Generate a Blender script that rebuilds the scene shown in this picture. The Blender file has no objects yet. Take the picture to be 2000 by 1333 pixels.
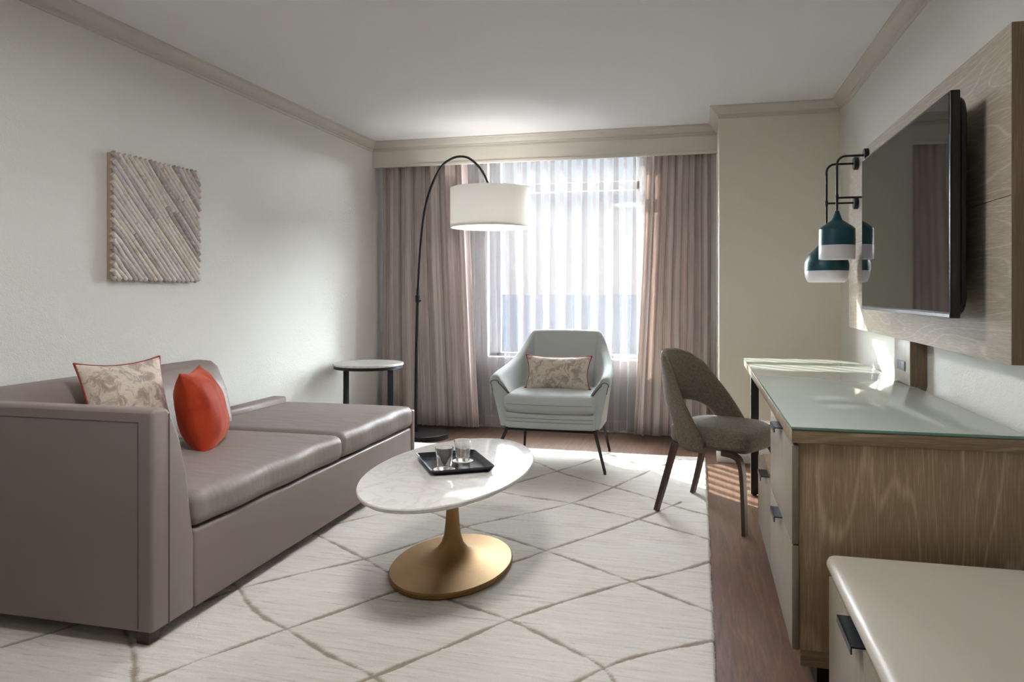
import bpy, bmesh, math, random
import numpy as np
from mathutils import Vector, Matrix
random.seed(7); rng = np.random.RandomState(11)
PI = math.pi
C = bpy.context.scene.collection
# ------------------------------------------------------------------ materials
def srgb(r, g, b):
    f = lambda c: ((c/255+0.055)/1.055)**2.4 if c/255 > 0.04045 else c/255/12.92
    return (f(r), f(g), f(b), 1)
class N:
    def __init__(s, name):
        s.m = bpy.data.materials.new(name); s.m.use_nodes = True
        s.t = s.m.node_tree; s.t.nodes.clear()
        s.out = s.n('ShaderNodeOutputMaterial')
    def n(s, typ, **kw):
        x = s.t.nodes.new(typ)
        for k, v in kw.items():
            if k.startswith('i_'):
                x.inputs[k[2:].replace('_', ' ')].default_value = v
            else: setattr(x, k, v)
        return x
    def l(s, a, b): s.t.links.new(a, b); return s
    def pbsdf(s, **kw):
        p = s.n('ShaderNodeBsdfPrincipled')
        for k, v in kw.items(): p.inputs[k].default_value = v
        s.l(p.outputs[0], s.out.inputs[0]); s.p = p; return p
    def coord(s, scale=(1, 1, 1), rot=(0, 0, 0), src='Object'):
        tc = s.n('ShaderNodeTexCoord'); mp = s.n('ShaderNodeMapping')
        mp.inputs['Scale'].default_value = scale; mp.inputs['Rotation'].default_value = rot
        s.l(tc.outputs[src], mp.inputs[0]); return mp.outputs[0]
    def noise(s, vec, scale, detail=3, rough=.5, dist=0):
        x = s.n('ShaderNodeTexNoise'); x.inputs['Scale'].default_value = scale
        x.inputs['Detail'].default_value = detail; x.inputs['Roughness'].default_value = rough
        x.inputs['Distortion'].default_value = dist
        if vec is not None: s.l(vec, x.inputs['Vector'])
        return x.outputs['Fac']
    def ramp(s, fac, stops, interp='LINEAR'):
        r = s.n('ShaderNodeValToRGB'); r.color_ramp.interpolation = interp
        e = r.color_ramp.elements
        while len(e) < len(stops): e.new(0.5)
        for k, (p, c) in enumerate(stops): e[k].position = p; e[k].color = c
        s.l(fac, r.inputs[0]); return r.outputs[0]
    def mix(s, a, b, fac, mode='MIX'):
        x = s.n('ShaderNodeMix', data_type='RGBA', blend_type=mode)
        for sock, v in ((x.inputs[6], a), (x.inputs[7], b), (x.inputs[0], fac)):
            if isinstance(v, (tuple, float, int)): sock.default_value = v
            else: s.l(v, sock)
        return x.outputs[2]
    def math(s, op, a, b=0.0, c=None):
        x = s.n('ShaderNodeMath', operation=op)
        for k, v in enumerate((a, b) if c is None else (a, b, c)):
            if isinstance(v, (float, int)): x.inputs[k].default_value = v
            else: s.l(v, x.inputs[k])
        return x.outputs[0]
    def bump(s, h, strength=.2, dist=.01, p=None):
        b = s.n('ShaderNodeBump'); b.inputs['Strength'].default_value = strength
        b.inputs['Distance'].default_value = dist; s.l(h, b.inputs['Height'])
        s.l(b.outputs[0], (p or s.p).inputs['Normal']); return b
def plain(name, col, rough=.5, metal=0, **kw):
    n = N(name); n.pbsdf(**{'Base Color': col, 'Roughness': rough, 'Metallic': metal}, **kw); return n.m
def m_wall(name, col, bs=.35, scale=260):
    n = N(name); n.pbsdf(**{'Base Color': col, 'Roughness': .75, 'Specular IOR Level': .3})
    v = n.coord(); a = n.noise(v, scale, 2, .6); b = n.noise(v, scale*.3, 2)
    n.bump(n.math('ADD', a, n.math('MULTIPLY', b, .6)), bs, .004); return n.m
def m_fabric(name, col, col2, scale=500, rough=.85, bs=.25, sheen=.2, big=6, bigamt=.15):
    n = N(name); n.pbsdf(**{'Roughness': rough, 'Sheen Weight': sheen, 'Specular IOR Level': .25})
    v = n.coord(); a = n.noise(v, scale, 2, .7)
    w1 = n.noise(n.coord((1, 1, 6)), scale*.5, 2, .6); w2 = n.noise(n.coord((6, 6, 1)), scale*.5, 2, .6)
    f = n.math('MULTIPLY', n.math('ADD', w1, w2), .5)
    c = n.mix(col, col2, n.ramp(f, [(.35, (0, 0, 0, 1)), (.65, (1, 1, 1, 1))]))
    g = n.noise(v, big, 3); c = n.mix(c, tuple(q*.7 for q in col[:3])+(1,), n.math('MULTIPLY', g, bigamt))
    n.l(c, n.p.inputs['Base Color']); n.bump(n.math('ADD', a, f), bs, .002); return n.m
def m_oak(name, axis, light=1.0, rings=26, streak=.75, base=(120, 99, 76), pale=(170, 152, 128)):
    """limed oak: growth-ring contours stretched along the grain axis, pale lime in the pores"""
    n = N(name); n.pbsdf(**{'Roughness': .42, 'Specular IOR Level': .45})
    st = {'x': (.22, 1.5, 1.5), 'y': (1.5, .22, 1.5), 'z': (1.5, 1.5, .22)}[axis]
    v = n.coord(st)
    h = n.noise(v, 2.2, 1.6, .45, .35)
    r = n.math('FRACT', n.math('MULTIPLY', h, rings))
    t = n.math('ABSOLUTE', n.math('SUBTRACT', n.math('MULTIPLY', r, 2.0), 1.0))
    line = n.ramp(t, [(.80, (0, 0, 0, 1)), (.97, (1, 1, 1, 1))])
    st2 = {'x': (4, 130, 130), 'y': (130, 4, 130), 'z': (130, 130, 4)}[axis]
    fib = n.noise(n.coord(st2), 3.0, 3, .6)
    fr = n.ramp(fib, [(.5, (0, 0, 0, 1)), (.66, (1, 1, 1, 1))])
    brk = n.ramp(n.noise(n.coord(st2), 1.3, 2), [(.35, (.25, .25, .25, 1)), (.65, (1, 1, 1, 1))])
    B = srgb(*base); P = srgb(*pale); D = srgb(*[int(q*.82) for q in base])
    c = n.mix(D, B, n.noise(n.coord(st2), .9, 3))
    c = n.mix(c, P, n.math('MULTIPLY', n.math('MULTIPLY', line, brk), streak))
    c = n.mix(c, P, n.math('MULTIPLY', fr, .38))
    n.l(c, n.p.inputs['Base Color'])
    n.bump(n.math('SUBTRACT', 1.0, n.math('ADD', n.math('MULTIPLY', line, .6), fr)), .12, .001); return n.m
def m_glass(name, tint=(1, 1, 1, 1), ior=1.45):
    n = N(name); g = n.n('ShaderNodeBsdfGlass'); g.inputs['Color'].default_value = tint
    g.inputs['Roughness'].default_value = 0; g.inputs['IOR'].default_value = ior
    n.l(g.outputs[0], n.out.inputs[0]); return n.m
def m_pane(name):
    n = N(name); t = n.n('ShaderNodeBsdfTransparent'); g = n.n('ShaderNodeBsdfGlossy'); g.inputs['Roughness'].default_value = .02
    t.inputs['Color'].default_value = (.95, .98, .99, 1)
    m = n.n('ShaderNodeMixShader'); m.inputs[0].default_value = .05
    n.l(t.outputs[0], m.inputs[1]).l(g.outputs[0], m.inputs[2]).l(m.outputs[0], n.out.inputs[0]); return n.m
def m_floor():
    n = N('wood_floor'); n.pbsdf(**{'Roughness': .38, 'Specular IOR Level': .4})
    v = n.coord(rot=(0, 0, PI/2))
    br = n.n('ShaderNodeTexBrick'); n.l(v, br.inputs['Vector'])
    br.inputs['Color1'].default_value = (.2, .2, .2, 1); br.inputs['Color2'].default_value = (.8, .8, .8, 1)
    br.inputs['Mortar'].default_value = (0, 0, 0, 1); br.inputs['Scale'].default_value = 1
    br.inputs['Mortar Size'].default_value = .0012; br.inputs['Brick Width'].default_value = 1.2; br.inputs['Row Height'].default_value = .18
    br.offset = .37
    g = n.noise(n.coord((14, 1.2, 1)), 3, 5, .65, .8)
    c = n.ramp(g, [(.3, srgb(84, 61, 50)), (.55, srgb(116, 89, 74)), (.75, srgb(140, 112, 95))])
    c = n.mix(c, srgb(104, 78, 64), n.math('MULTIPLY', br.outputs['Color'], .4))
    n.l(c, n.p.inputs['Base Color'])
    h = n.math('SUBTRACT', 1.0, br.outputs['Fac']); n.bump(n.math('ADD', h, n.math('MULTIPLY', g, .1)), .4, .002); return n.m
def m_rug():
    n = N('wool_rug'); n.pbsdf(**{'Roughness': .95, 'Specular IOR Level': .1, 'Sheen Weight': .15})
    at = n.n('ShaderNodeAttribute'); at.attribute_name = 'line'
    s1 = n.noise(n.coord((2.6, 34, 1), rot=(0, 0, math.radians(6))), 1.5, 8, .78, .9)
    big = n.noise(n.coord((1, 1.6, 1)), 1.7, 2)
    pile = n.noise(n.coord(), 330, 2, .7)
    c = n.ramp(s1, [(.30, srgb(172, 162, 150)), (.43, srgb(222, 215, 205)), (.60, srgb(238, 234, 227)), (.74, srgb(218, 202, 184))])
    c = n.mix(c, srgb(234, 231, 225), n.ramp(big, [(.38, (0, 0, 0, 1)), (.62, (.3, .3, .3, 1))]))
    c = n.mix(c, srgb(186, 182, 176), n.math('MULTIPLY', n.ramp(pile, [(.45, (0, 0, 0, 1)), (.75, (1, 1, 1, 1))]), .45))
    lc = n.mix(srgb(132, 118, 98), srgb(170, 156, 136), n.noise(n.coord(), 60, 3))
    c = n.mix(c, lc, n.math('MULTIPLY', at.outputs['Fac'], .9))
    n.l(c, n.p.inputs['Base Color']); n.bump(n.math('ADD', pile, n.math('MULTIPLY', s1, .6)), .6, .006); return n.m
def m_marble(name, base=(232, 230, 226), vein=(200, 198, 196)):
    n = N(name); n.pbsdf(**{'Roughness': .07, 'Specular IOR Level': .55})
    h = n.noise(n.coord(), 5, 6, .6, 1.5)
    t = n.math('ABSOLUTE', n.math('SUBTRACT', h, .5))
    f = n.ramp(t, [(0, (1, 1, 1, 1)), (.05, (0, 0, 0, 1))])
    c = n.mix(srgb(*base), srgb(*vein), n.math('MULTIPLY', f, .55))
    c = n.mix(c, srgb(222, 219, 212), n.math('MULTIPLY', n.noise(n.coord(), 60, 4, .7), .5))
    n.l(c, n.p.inputs['Base Color']); return n.m
def m_brass():
    n = N('brushed_brass'); n.pbsdf(**{'Roughness': .5, 'Metallic': 1.0})
    f = n.noise(n.coord((1, 40, 40)), 6, 4, .6); g = n.noise(n.coord(), 5, 3)
    c = n.mix(srgb(172, 138, 92), srgb(138, 108, 70), n.math('MULTIPLY', n.math('ADD', f, g), .5))
    n.l(c, n.p.inputs['Base Color']); n.bump(f, .06, .001); return n.m
def m_curtain():
    n = N('striped_drape'); v = n.n('ShaderNodeUVMap')
    sp = n.n('ShaderNodeSeparateXYZ'); n.l(v.outputs[0], sp.inputs[0])
    cb = n.n('ShaderNodeCombineXYZ'); n.l(sp.outputs[0], cb.inputs[0])
    cb2 = n.n('ShaderNodeCombineXYZ'); n.l(sp.outputs[0], cb2.inputs[0]); n.l(n.math('MULTIPLY', sp.outputs[1], .02), cb2.inputs[1])
    a = n.noise(cb.outputs[0], 16, 3, .6); b = n.noise(cb2.outputs[0], 170, 2, .6)
    c = n.ramp(a, [(.3, srgb(186, 170, 168)), (.42, srgb(230, 220, 212)), (.5, srgb(202, 186, 184)), (.58, srgb(238, 230, 222)), (.7, srgb(196, 180, 180))])
    c = n.mix(c, srgb(243, 234, 227), n.ramp(b, [(.45, (0, 0, 0, 1)), (.65, (.55, .55, .55, 1))]))
    d = n.n('ShaderNodeBsdfDiffuse'); t = n.n('ShaderNodeBsdfTranslucent')
    n.l(c, d.inputs[0]); n.l(c, t.inputs[0])
    m = n.n('ShaderNodeMixShader'); m.inputs[0].default_value = TRANSL_DRAPE
    n.l(d.outputs[0], m.inputs[1]).l(t.outputs[0], m.inputs[2]).l(m.outputs[0], n.out.inputs[0]); return n.m
def m_sheer():
    n = N('sheer_voile'); v = n.n('ShaderNodeUVMap')
    sp = n.n('ShaderNodeSeparateXYZ'); n.l(v.outputs[0], sp.inputs[0])
    cb = n.n('ShaderNodeCombineXYZ'); n.l(sp.outputs[0], cb.inputs[0])
    b = n.noise(cb.outputs[0], 40, 2, .6)
    d = n.n('ShaderNodeBsdfDiffuse'); t = n.n('ShaderNodeBsdfTranslucent'); tr = n.n('ShaderNodeBsdfTransparent')
    d.inputs[0].default_value = SHEER_COL; t.inputs[0].default_value = SHEER_COL
    m = n.n('ShaderNodeMixShader'); m.inputs[0].default_value = .018
    n.l(d.outputs[0], m.inputs[1]).l(t.outputs[0], m.inputs[2])
    m2 = n.n('ShaderNodeMixShader'); f = n.math('MULTIPLY_ADD', b, .18, SHEER_OP-.09)
    n.l(f, m2.inputs[0]); n.l(tr.outputs[0], m2.inputs[1]).l(m.outputs[0], m2.inputs[2]).l(m2.outputs[0], n.out.inputs[0]); return n.m
def m_toile():
    n = N('printed_cushion_cloth'); n.pbsdf(**{'Roughness': .8, 'Sheen Weight': .3})
    h = n.noise(n.coord(), 19, 6, .7, .7)
    c = n.ramp(h, [(.38, srgb(166, 150, 140)), (.46, srgb(184, 168, 156)), (.54, srgb(222, 210, 194)), (.7, srgb(206, 190, 176))])
    n.l(c, n.p.inputs['Base Color']); n.bump(n.noise(n.coord(), 300, 2), .2, .002); return n.m
def m_velvet():
    n = N('orange_velvet'); n.pbsdf(**{'Roughness': .7, 'Specular IOR Level': .2, 'Sheen Weight': .45, 'Sheen Roughness': .35, 'Sheen Tint': srgb(255, 170, 140)})
    h = n.noise(n.coord(), 7, 3, .5, .6)
    c = n.ramp(h, [(.3, srgb(150, 42, 18)), (.7, srgb(184, 66, 34))])
    n.l(c, n.p.inputs['Base Color']); n.bump(h, .25, .02); return n.m
def m_leather(name, col, wr=.25, rough=.42):
    n = N(name); n.pbsdf(**{'Base Color': col, 'Roughness': rough, 'Specular IOR Level': .28})
    v = n.coord(); a = n.noise(v, 420, 2, .6); w = n.noise(n.coord((1.0, 3.2, 1.0)), 6, 2, .5, .4)
    n.bump(n.math('ADD', n.math('MULTIPLY', a, .02), w), wr, .012); return n.m
def m_stick():
    n = N('driftwood'); n.pbsdf(**{'Roughness': .8})
    oi = n.n('ShaderNodeObjectInfo')
    c = n.ramp(oi.outputs['Random'], [(0, srgb(192, 184, 180)), (.25, srgb(222, 216, 208)), (.45, srgb(196, 194, 198)), (.6, srgb(228, 218, 204)), (.8, srgb(160, 150, 148)), (1, srgb(216, 213, 212))])
    f = n.noise(n.coord(), 22, 4, .6, 1)
    c = n.mix(c, srgb(140, 120, 106), n.ramp(f, [(.52, (0, 0, 0, 1)), (.75, (.6, .6, .6, 1))]))
    c = n.mix(c, srgb(226, 220, 210), n.ramp(n.noise(n.coord(), 60, 3), [(.5, (0, 0, 0, 1)), (.7, (.5, .5, .5, 1))]))
    n.l(c, n.p.inputs['Base Color']); n.bump(n.noise(n.coord(), 90, 3), .4, .003); return n.m
def m_emit(name, col, s):
    n = N(name); e = n.n('ShaderNodeEmission'); e.inputs[0].default_value = col; e.inputs[1].default_value = s
    n.l(e.outputs[0], n.out.inputs[0]); return n.m
def m_shade():
    n = N('linen_lamp_shade'); d = n.n('ShaderNodeBsdfDiffuse'); t = n.n('ShaderNodeBsdfTranslucent')
    d.inputs[0].default_value = srgb(236, 233, 226); t.inputs[0].default_value = srgb(238, 238, 236)
    m = n.n('ShaderNodeMixShader'); m.inputs[0].default_value = .3
    n.l(d.outputs[0], m.inputs[1]).l(t.outputs[0], m.inputs[2]).l(m.outputs[0], n.out.inputs[0]); return n.m

TRANSL_DRAPE = .30; SHEER_COL = (.46, .43, .44, 1); SHEER_OP = .33
M = dict(
 wall=m_wall('textured_wall', srgb(219, 218, 212), .5, 150), column=m_wall('column_wall', srgb(226, 222, 210)),
 ceiling=m_wall('ceiling_paint', srgb(234, 234, 235), .12, 90), trim=plain('taupe_trim', srgb(204, 198, 189), .45),
 valance=m_wall('valance_paint', srgb(224, 218, 208), .1), white=plain('white_paint', srgb(232, 232, 230), .45),
 frame=plain('window_frame_metal', srgb(176, 180, 184), .45), floor=m_floor(), rug=m_rug(),
 oak_z=m_oak('limed_oak_upright', 'z', rings=13, streak=.6, base=(164, 139, 109), pale=(206, 186, 157)), oak_y=m_oak('limed_oak_lengthwise', 'y', rings=24, streak=.5, base=(186, 173, 157), pale=(218, 211, 200)),
 oak_x=m_oak('limed_oak_crosswise', 'x', rings=10, base=(150, 126, 98), pale=(190, 170, 142)), oak_pale=m_oak('pale_oak_front', 'z', rings=5, streak=.2, base=(150, 138, 122), pale=(176, 166, 152)),
 oak_end=m_oak('oak_panel_end', 'z', rings=6, streak=.3, base=(128, 106, 84), pale=(156, 138, 114)),
 black=plain('matte_black_metal', srgb(30, 30, 32), .42, .3), dark=plain('dark_grey_metal', srgb(46, 48, 52), .4, .5),
 handle=plain('blued_black_metal', srgb(20, 26, 34), .4, .4), screen=plain('tv_screen', srgb(10, 10, 11), .035, 0, **{'Specular IOR Level': .62}),
 tvbody=plain('tv_plastic', srgb(14, 14, 17), .3), walnut=plain('dark_walnut', srgb(66, 48, 42), .38),
 sofa=m_leather('taupe_leather', srgb(144, 130, 126), .03), sofa_seat=m_leather('taupe_leather_seat', srgb(150, 138, 134), .3, .5),
 seam=plain('seam_thread', srgb(96, 84, 82), .7), bench=m_leather('ivory_leather', srgb(194, 187, 175), .04, .42),
 armchair=m_fabric('pale_grey_wool', srgb(204, 208, 206), srgb(180, 186, 186)), armseam=plain('armchair_stitching', srgb(134, 140, 141), .85), pipe_grey=plain('grey_piping', srgb(92, 96, 98), .8),
 chair=m_fabric('brown_chenille', srgb(130, 118, 102), srgb(72, 63, 52), 150, .85, .5, .2), toile=m_toile(), velvet=m_velvet(),
 red=plain('red_piping', srgb(150, 52, 44), .7), marble=m_marble('white_marble'), brass=m_brass(), glass=m_glass('clear_glass'),
 pane=m_pane('window_glass'), deskglass=plain('back_painted_glass', srgb(196, 204, 196), .03, 0, **{'Specular IOR Level': .6}), glassedge=plain('green_glass_edge', srgb(112, 150, 140), .1),
 deskback=plain('back_painted_glass_colour', srgb(202, 208, 202), .5),
 tray=plain('black_tray_lacquer', srgb(22, 27, 36), .25), coaster=plain('paper_coaster', srgb(236, 234, 232), .8),
 drape=m_curtain(), sheer=m_sheer(), stick=m_stick(), artback=plain('raw_wood_edge', srgb(196, 176, 152), .7),
 teal=plain('teal_lacquer', srgb(20, 72, 84), .35), opal=plain('opal_glass', srgb(226, 222, 228), .3, 0, **{'Transmission Weight': .0}),
 shade=m_shade(), bulb=m_emit('lit_diffuser', (1, .97, .93, 1), 1.6), chrome=plain('polished_steel', srgb(200, 200, 204), .15, 1),
 outlet=plain('outlet_plate', srgb(120, 134, 152), .4), outletd=plain('outlet_slots', srgb(24, 30, 40), .4), void=plain('black_plinth', srgb(12, 12, 13), .7),
 land=plain('distant_land', (.022, .030, .040, 1), 1, 0, **{'Specular IOR Level': 0.0}), fill_glow=m_emit('ceiling_fill_glow', (1, .985, .965, 1), 20.0),  # last entry: glow of the added ceiling fill light
)
# ------------------------------------------------------------------ mesh helpers
def tag(o, label=None, cat=None, group=None, kind=None):
    for k, v in (('label', label), ('category', cat), ('group', group), ('kind', kind)):
        if v: o[k] = v
    return o
def mesh_obj(name, bm, mat, parent=None, smooth=True, angle=35, local=False):
    me = bpy.data.meshes.new(name); bm.normal_update(); bm.to_mesh(me); bm.free()
    mats = mat if isinstance(mat, (list, tuple)) else [mat]
    for m in mats: me.materials.append(m)
    o = bpy.data.objects.new(name, me); C.objects.link(o)
    if parent is not None:
        o.parent = parent
        if not local:
            r = parent
            while r.parent: r = r.parent
            inv = (Matrix.Translation(r.location) @ Matrix.Rotation(r.rotation_euler.z, 4, 'Z')).inverted()
            me.transform(inv)
    if smooth:
        for p in me.polygons: p.use_smooth = True
        me.set_sharp_from_angle(angle=math.radians(angle))
    return o
def solo(name, bm, mat, loc, label, cat, group=None, **kw):
    """a thing that is one mesh, origin at its base"""
    o = mesh_obj(name, bm, mat, **kw); o.data.transform(Matrix.Translation(-Vector(loc))); o.location = loc
    return tag(o, label, cat, group)
def root(name, loc, label, cat, group=None, rz=0):
    o = bpy.data.objects.new(name, None); o.empty_display_size = .1; C.objects.link(o)
    o.location = loc; o.rotation_euler = (0, 0, rz); return tag(o, label, cat, group)
def struct(name, bm, mat, **kw): return tag(mesh_obj(name, bm, mat, **kw), kind='structure')
def merge(bm, other, mat_index=None):
    me = bpy.data.meshes.new('tmp'); other.to_mesh(me); other.free()
    k = len(bm.faces); bm.from_mesh(me); bpy.data.meshes.remove(me)
    if mat_index is not None:
        bm.faces.ensure_lookup_table()
        for f in bm.faces[k:]: f.material_index = mat_index
    return bm
def box(x0, x1, y0, y1, z0, z1, bev=0, seg=2, bm=None, mi=None):
    b = bmesh.new(); bmesh.ops.create_cube(b, size=1)
    for v in b.verts: v.co = Vector(((x0+x1)/2+v.co.x*(x1-x0), (y0+y1)/2+v.co.y*(y1-y0), (z0+z1)/2+v.co.z*(z1-z0)))
    if bev: bmesh.ops.bevel(b, geom=b.edges[:], offset=bev, segments=seg, profile=.5, affect='EDGES')
    if mi is not None:
        for f in b.faces: f.material_index = mi
    return b if bm is None else merge(bm, b, mi)
def rbox(x0, x1, y0, y1, z0, z1, r, cuts=14, crown=0, fn=None):
    """soft upholstered block: rounded box on a dense grid, optional crown"""
    b = bmesh.new(); bmesh.ops.create_cube(b, size=2)
    bmesh.ops.subdivide_edges(b, edges=b.edges[:], cuts=cuts, use_grid_fill=True)
    h = Vector(((x1-x0)/2, (y1-y0)/2, (z1-z0)/2)); c = Vector(((x0+x1)/2, (y0+y1)/2, (z0+z1)/2))
    r3 = r if isinstance(r, (tuple, list)) else (r, r, r)
    for v in b.verts:
        u = v.co.copy(); p = []; d = []
        for k in range(3):
            s = math.sin(u[k]*PI/2); s = .45*s+.55*math.copysign(abs(math.sin(abs(u[k])*PI/2))**.7, u[k]); p.append(s*h[k])
            q = max(-(h[k]-r3[k]), min(h[k]-r3[k], p[k])); d.append((p[k]-q)/r3[k]); p[k] = q
        L = math.sqrt(sum(q*q for q in d)); m = max(abs(q) for q in d)
        if L > 1e-6: d = [q/L*m for q in d]
        co = Vector([p[k]+d[k]*r3[k] for k in range(3)])
        ux, uy, uz = co.x/h.x, co.y/h.y, co.z/h.z
        co.z += crown*uz*(1-ux*ux)*(1-uy*uy)
        if fn: co = fn(co, ux, uy, uz)
        v.co = co+c
    return b
def lathe(prof, seg=48, cx=0, cy=0, sx=1, sy=1, bm=None):
    b = bm or bmesh.new(); rings = []
    for r, z in prof:
        if r < 1e-6: rings.append([b.verts.new((cx, cy, z))])
        else: rings.append([b.verts.new((cx+r*sx*math.cos(2*PI*k/seg), cy+r*sy*math.sin(2*PI*k/seg), z)) for k in range(seg)])
    for A, B in zip(rings, rings[1:]):
        for k in range(seg):
            k2 = (k+1) % seg
            if len(A) == 1 and len(B) == 1: continue
            if len(A) == 1: b.faces.new((A[0], B[k], B[k2]))
            elif len(B) == 1: b.faces.new((A[k], A[k2], B[0]))
            else: b.faces.new((A[k], A[k2], B[k2], B[k]))
    bmesh.ops.recalc_face_normals(b, faces=b.faces[:]); return b
def smooth_path(pts, n=8, closed=False):
    P = [Vector(p) for p in pts]; out = []; m = len(P)
    for i in range(m if closed else m-1):
        g = (lambda k: P[k % m]) if closed else (lambda k: P[max(0, min(m-1, k))])
        a, b, c, d = g(i-1), g(i), g(i+1), g(i+2)
        for j in range(n):
            t = j/n
            out.append(.5*((2*b)+(c-a)*t+(2*a-5*b+4*c-d)*t*t+(3*b-a-3*c+d)*t**3))
    if not closed: out.append(P[-1])
    return out
def tube(pts, r, seg=10, closed=False, bm=None, cap=True):
    b = bm or bmesh.new(); P = [Vector(p) for p in pts]; m = len(P); rings = []
    up = None
    for i, p in enumerate(P):
        t = (P[(i+1) % m]-P[i-1]) if closed else (P[min(i+1, m-1)]-P[max(i-1, 0)])
        t.normalize()
        if up is None: up = t.orthogonal().normalized()
        up = (up-t*up.dot(t)); up = up.normalized() if up.length > 1e-6 else t.orthogonal().normalized()
        s = t.cross(up); rr = r[i] if isinstance(r, (list, tuple)) else r
        rings.append([b.verts.new(p+up*rr*math.cos(2*PI*k/seg)+s*rr*math.sin(2*PI*k/seg)) for k in range(seg)])
    for i in range(m if closed else m-1):
        A, B = rings[i], rings[(i+1) % m]
        for k in range(seg): b.faces.new((A[k], A[(k+1) % seg], B[(k+1) % seg], B[k]))
    if cap and not closed: b.faces.new(rings[0][::-1]); b.faces.new(rings[-1])
    bmesh.ops.recalc_face_normals(b, faces=b.faces[:]); return b
def grid(rows, closed_u=False, closed_v=False, bm=None, recalc=True):
    b = bm or bmesh.new(); V = [[b.verts.new(p) for p in r] for r in rows]; nu, nv = len(V), len(V[0])
    for i in range(nu if closed_u else nu-1):
        for j in range(nv if closed_v else nv-1):
            q = (V[i][j], V[i][(j+1) % nv], V[(i+1) % nu][(j+1) % nv], V[(i+1) % nu][j])
            b.faces.new(q)
    if closed_v and not closed_u:
        b.faces.new(V[0]); b.faces.new(V[-1][::-1])
    if recalc: bmesh.ops.recalc_face_normals(b, faces=b.faces[:])
    return b
def prism(poly, axis, a, b_, bev=0, seg=3):
    """poly: 2-D outline in the two other axes (order x,y,z), extruded along axis from a to b_"""
    b = bmesh.new(); V = []
    def mk(p, t): 
        q = list(p); q.insert('xyz'.index(axis), t); return b.verts.new(q)
    A = [mk(p, a) for p in poly]; B = [mk(p, b_) for p in poly]; n = len(poly)
    b.faces.new(A); b.faces.new(B[::-1])
    for k in range(n): b.faces.new((A[k], B[k], B[(k+1) % n], A[(k+1) % n]))
    bmesh.ops.recalc_face_normals(b, faces=b.faces[:])
    if bev:
        es = [e for e in b.edges if e.calc_face_angle(0) > .6]
        bmesh.ops.bevel(b, geom=es, offset=bev, segments=seg, profile=.5, affect='EDGES')
    return b
def xform(bm, mat):
    bmesh.ops.transform(bm, matrix=mat, verts=bm.verts[:]); return bm

# ------------------------------------------------------------------ the room
XL, XR, YB, YF, HC = -2.735, .935, 6.30, -1.7, 2.48
XC, YC = .145, 5.39          # column corner
struct('floor', box(XL-.1, XR+.1, YF-.1, YB+.14, -.1, 0), M['floor'])
struct('ceiling', box(XL-.1, XR+.1, YF-.1, YB+.14, HC, HC+.1), M['ceiling'])
struct('wall_left', box(XL-.1, XL, YF-.1, YB+.14, 0, HC), M['wall'])
struct('wall_right', box(XR, XR+.1, YF-.1, YB+.14, 0, HC), M['wall'])
struct('wall_front', box(XL, XR, YF-.1, YF, 0, HC), M['wall'])
WX0, WX1, WZ0, WZ1 = -1.80, -.475, .60, 2.40
b = box(XL, WX0, YB, YB+.14, 0, HC); box(WX1, XC, YB, YB+.14, 0, HC, bm=b); box(WX0, WX1, YB, YB+.14, 0, WZ0, bm=b); box(WX0, WX1, YB, YB+.14, WZ1, HC, bm=b)
struct('wall_back', b, M['wall'])
struct('wall_column', box(XC, XR, YC, YB+.14, 0, HC), M['column'])
# window: frame with a transom, glass, sill
wf = box(WX0, WX0+.10, YB+.08, YB+.13, WZ0, WZ1, .004)
box(WX1-.03, WX1, YB+.08, YB+.13, WZ0, WZ1, .004, bm=wf); box(WX0, WX1, YB+.08, YB+.13, WZ0, WZ0+.05, .004, bm=wf)
box(WX0, WX1, YB+.08, YB+.13, 2.06, 2.135, .004, bm=wf); box(WX0, WX1, YB+.08, YB+.13, WZ1-.04, WZ1, .004, bm=wf)
win = struct('window_1', wf, M['frame'])
mesh_obj('window_pane', box(WX0+.1, WX1-.03, YB+.100, YB+.106, WZ0+.05, 2.06), M['pane'], win)
mesh_obj('window_pane', box(WX0+.1, WX1-.03, YB+.100, YB+.106, 2.135, WZ1-.04), M['pane'], win)
mesh_obj('window_sill', box(WX0-.0, WX1+.0, YB-.03, YB+.08, WZ0-.0, WZ0+.02, .004), M['white'], win)
# valance and mouldings
YV = 5.95
b = box(XL, XC, YV, YV+.02, 2.262, HC); box(XL, XC, YV-.006, YV, 2.262, 2.285, .002, bm=b)
struct('trim_1', b, M['valance'])
def crown(path, mat):
    prof = [(.064, 0), (.064, -.008), (.050, -.014), (.044, -.026), (.034, -.040), (.022, -.050), (.016, -.053), (.016, -.060), (.007, -.064), (.007, -.080), (0, -.080)]
    P = [Vector(p) for p in path]; rows = []
    for i, p in enumerate(P):
        dirs = []
        if i > 0: dirs.append((P[i]-P[i-1]).normalized())
        if i < len(P)-1: dirs.append((P[i+1]-P[i]).normalized())
        ns = [Vector((d.y, -d.x)) for d in dirs]      # right-hand side of travel = into the room
        nn = ns[0] if len(ns) == 1 else (ns[0]+ns[1])/(1+ns[0].dot(ns[1]))
        rows.append([(p.x+nn.x*q, p.y+nn.y*q, HC+z) for q, z in prof])
    return grid(rows)
struct('trim_2', crown([(XL, YF), (XL, YV), (XC, YV), (XC, YC), (XR, YC), (XR, YF)], None), M['trim'], angle=25)
def skirting(x0, x1, y0, y1): return box(x0, x1, y0, y1, 0, .10, .004)
struct('baseboard_left', skirting(XL, XL+.014, YF, YB), M['white'])
struct('baseboard_back', skirting(XL+.014, XC, YB-.014, YB), M['white'])
b = skirting(XC-.014, XR, YC-.014, YC); box(XC-.014, XC, YC, YB-.014, 0, .10, .004, bm=b)
struct('baseboard_column', b, M['white'])
struct('baseboard_right', skirting(XR-.014, XR, YF, YC-.014), M['white'])
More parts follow.
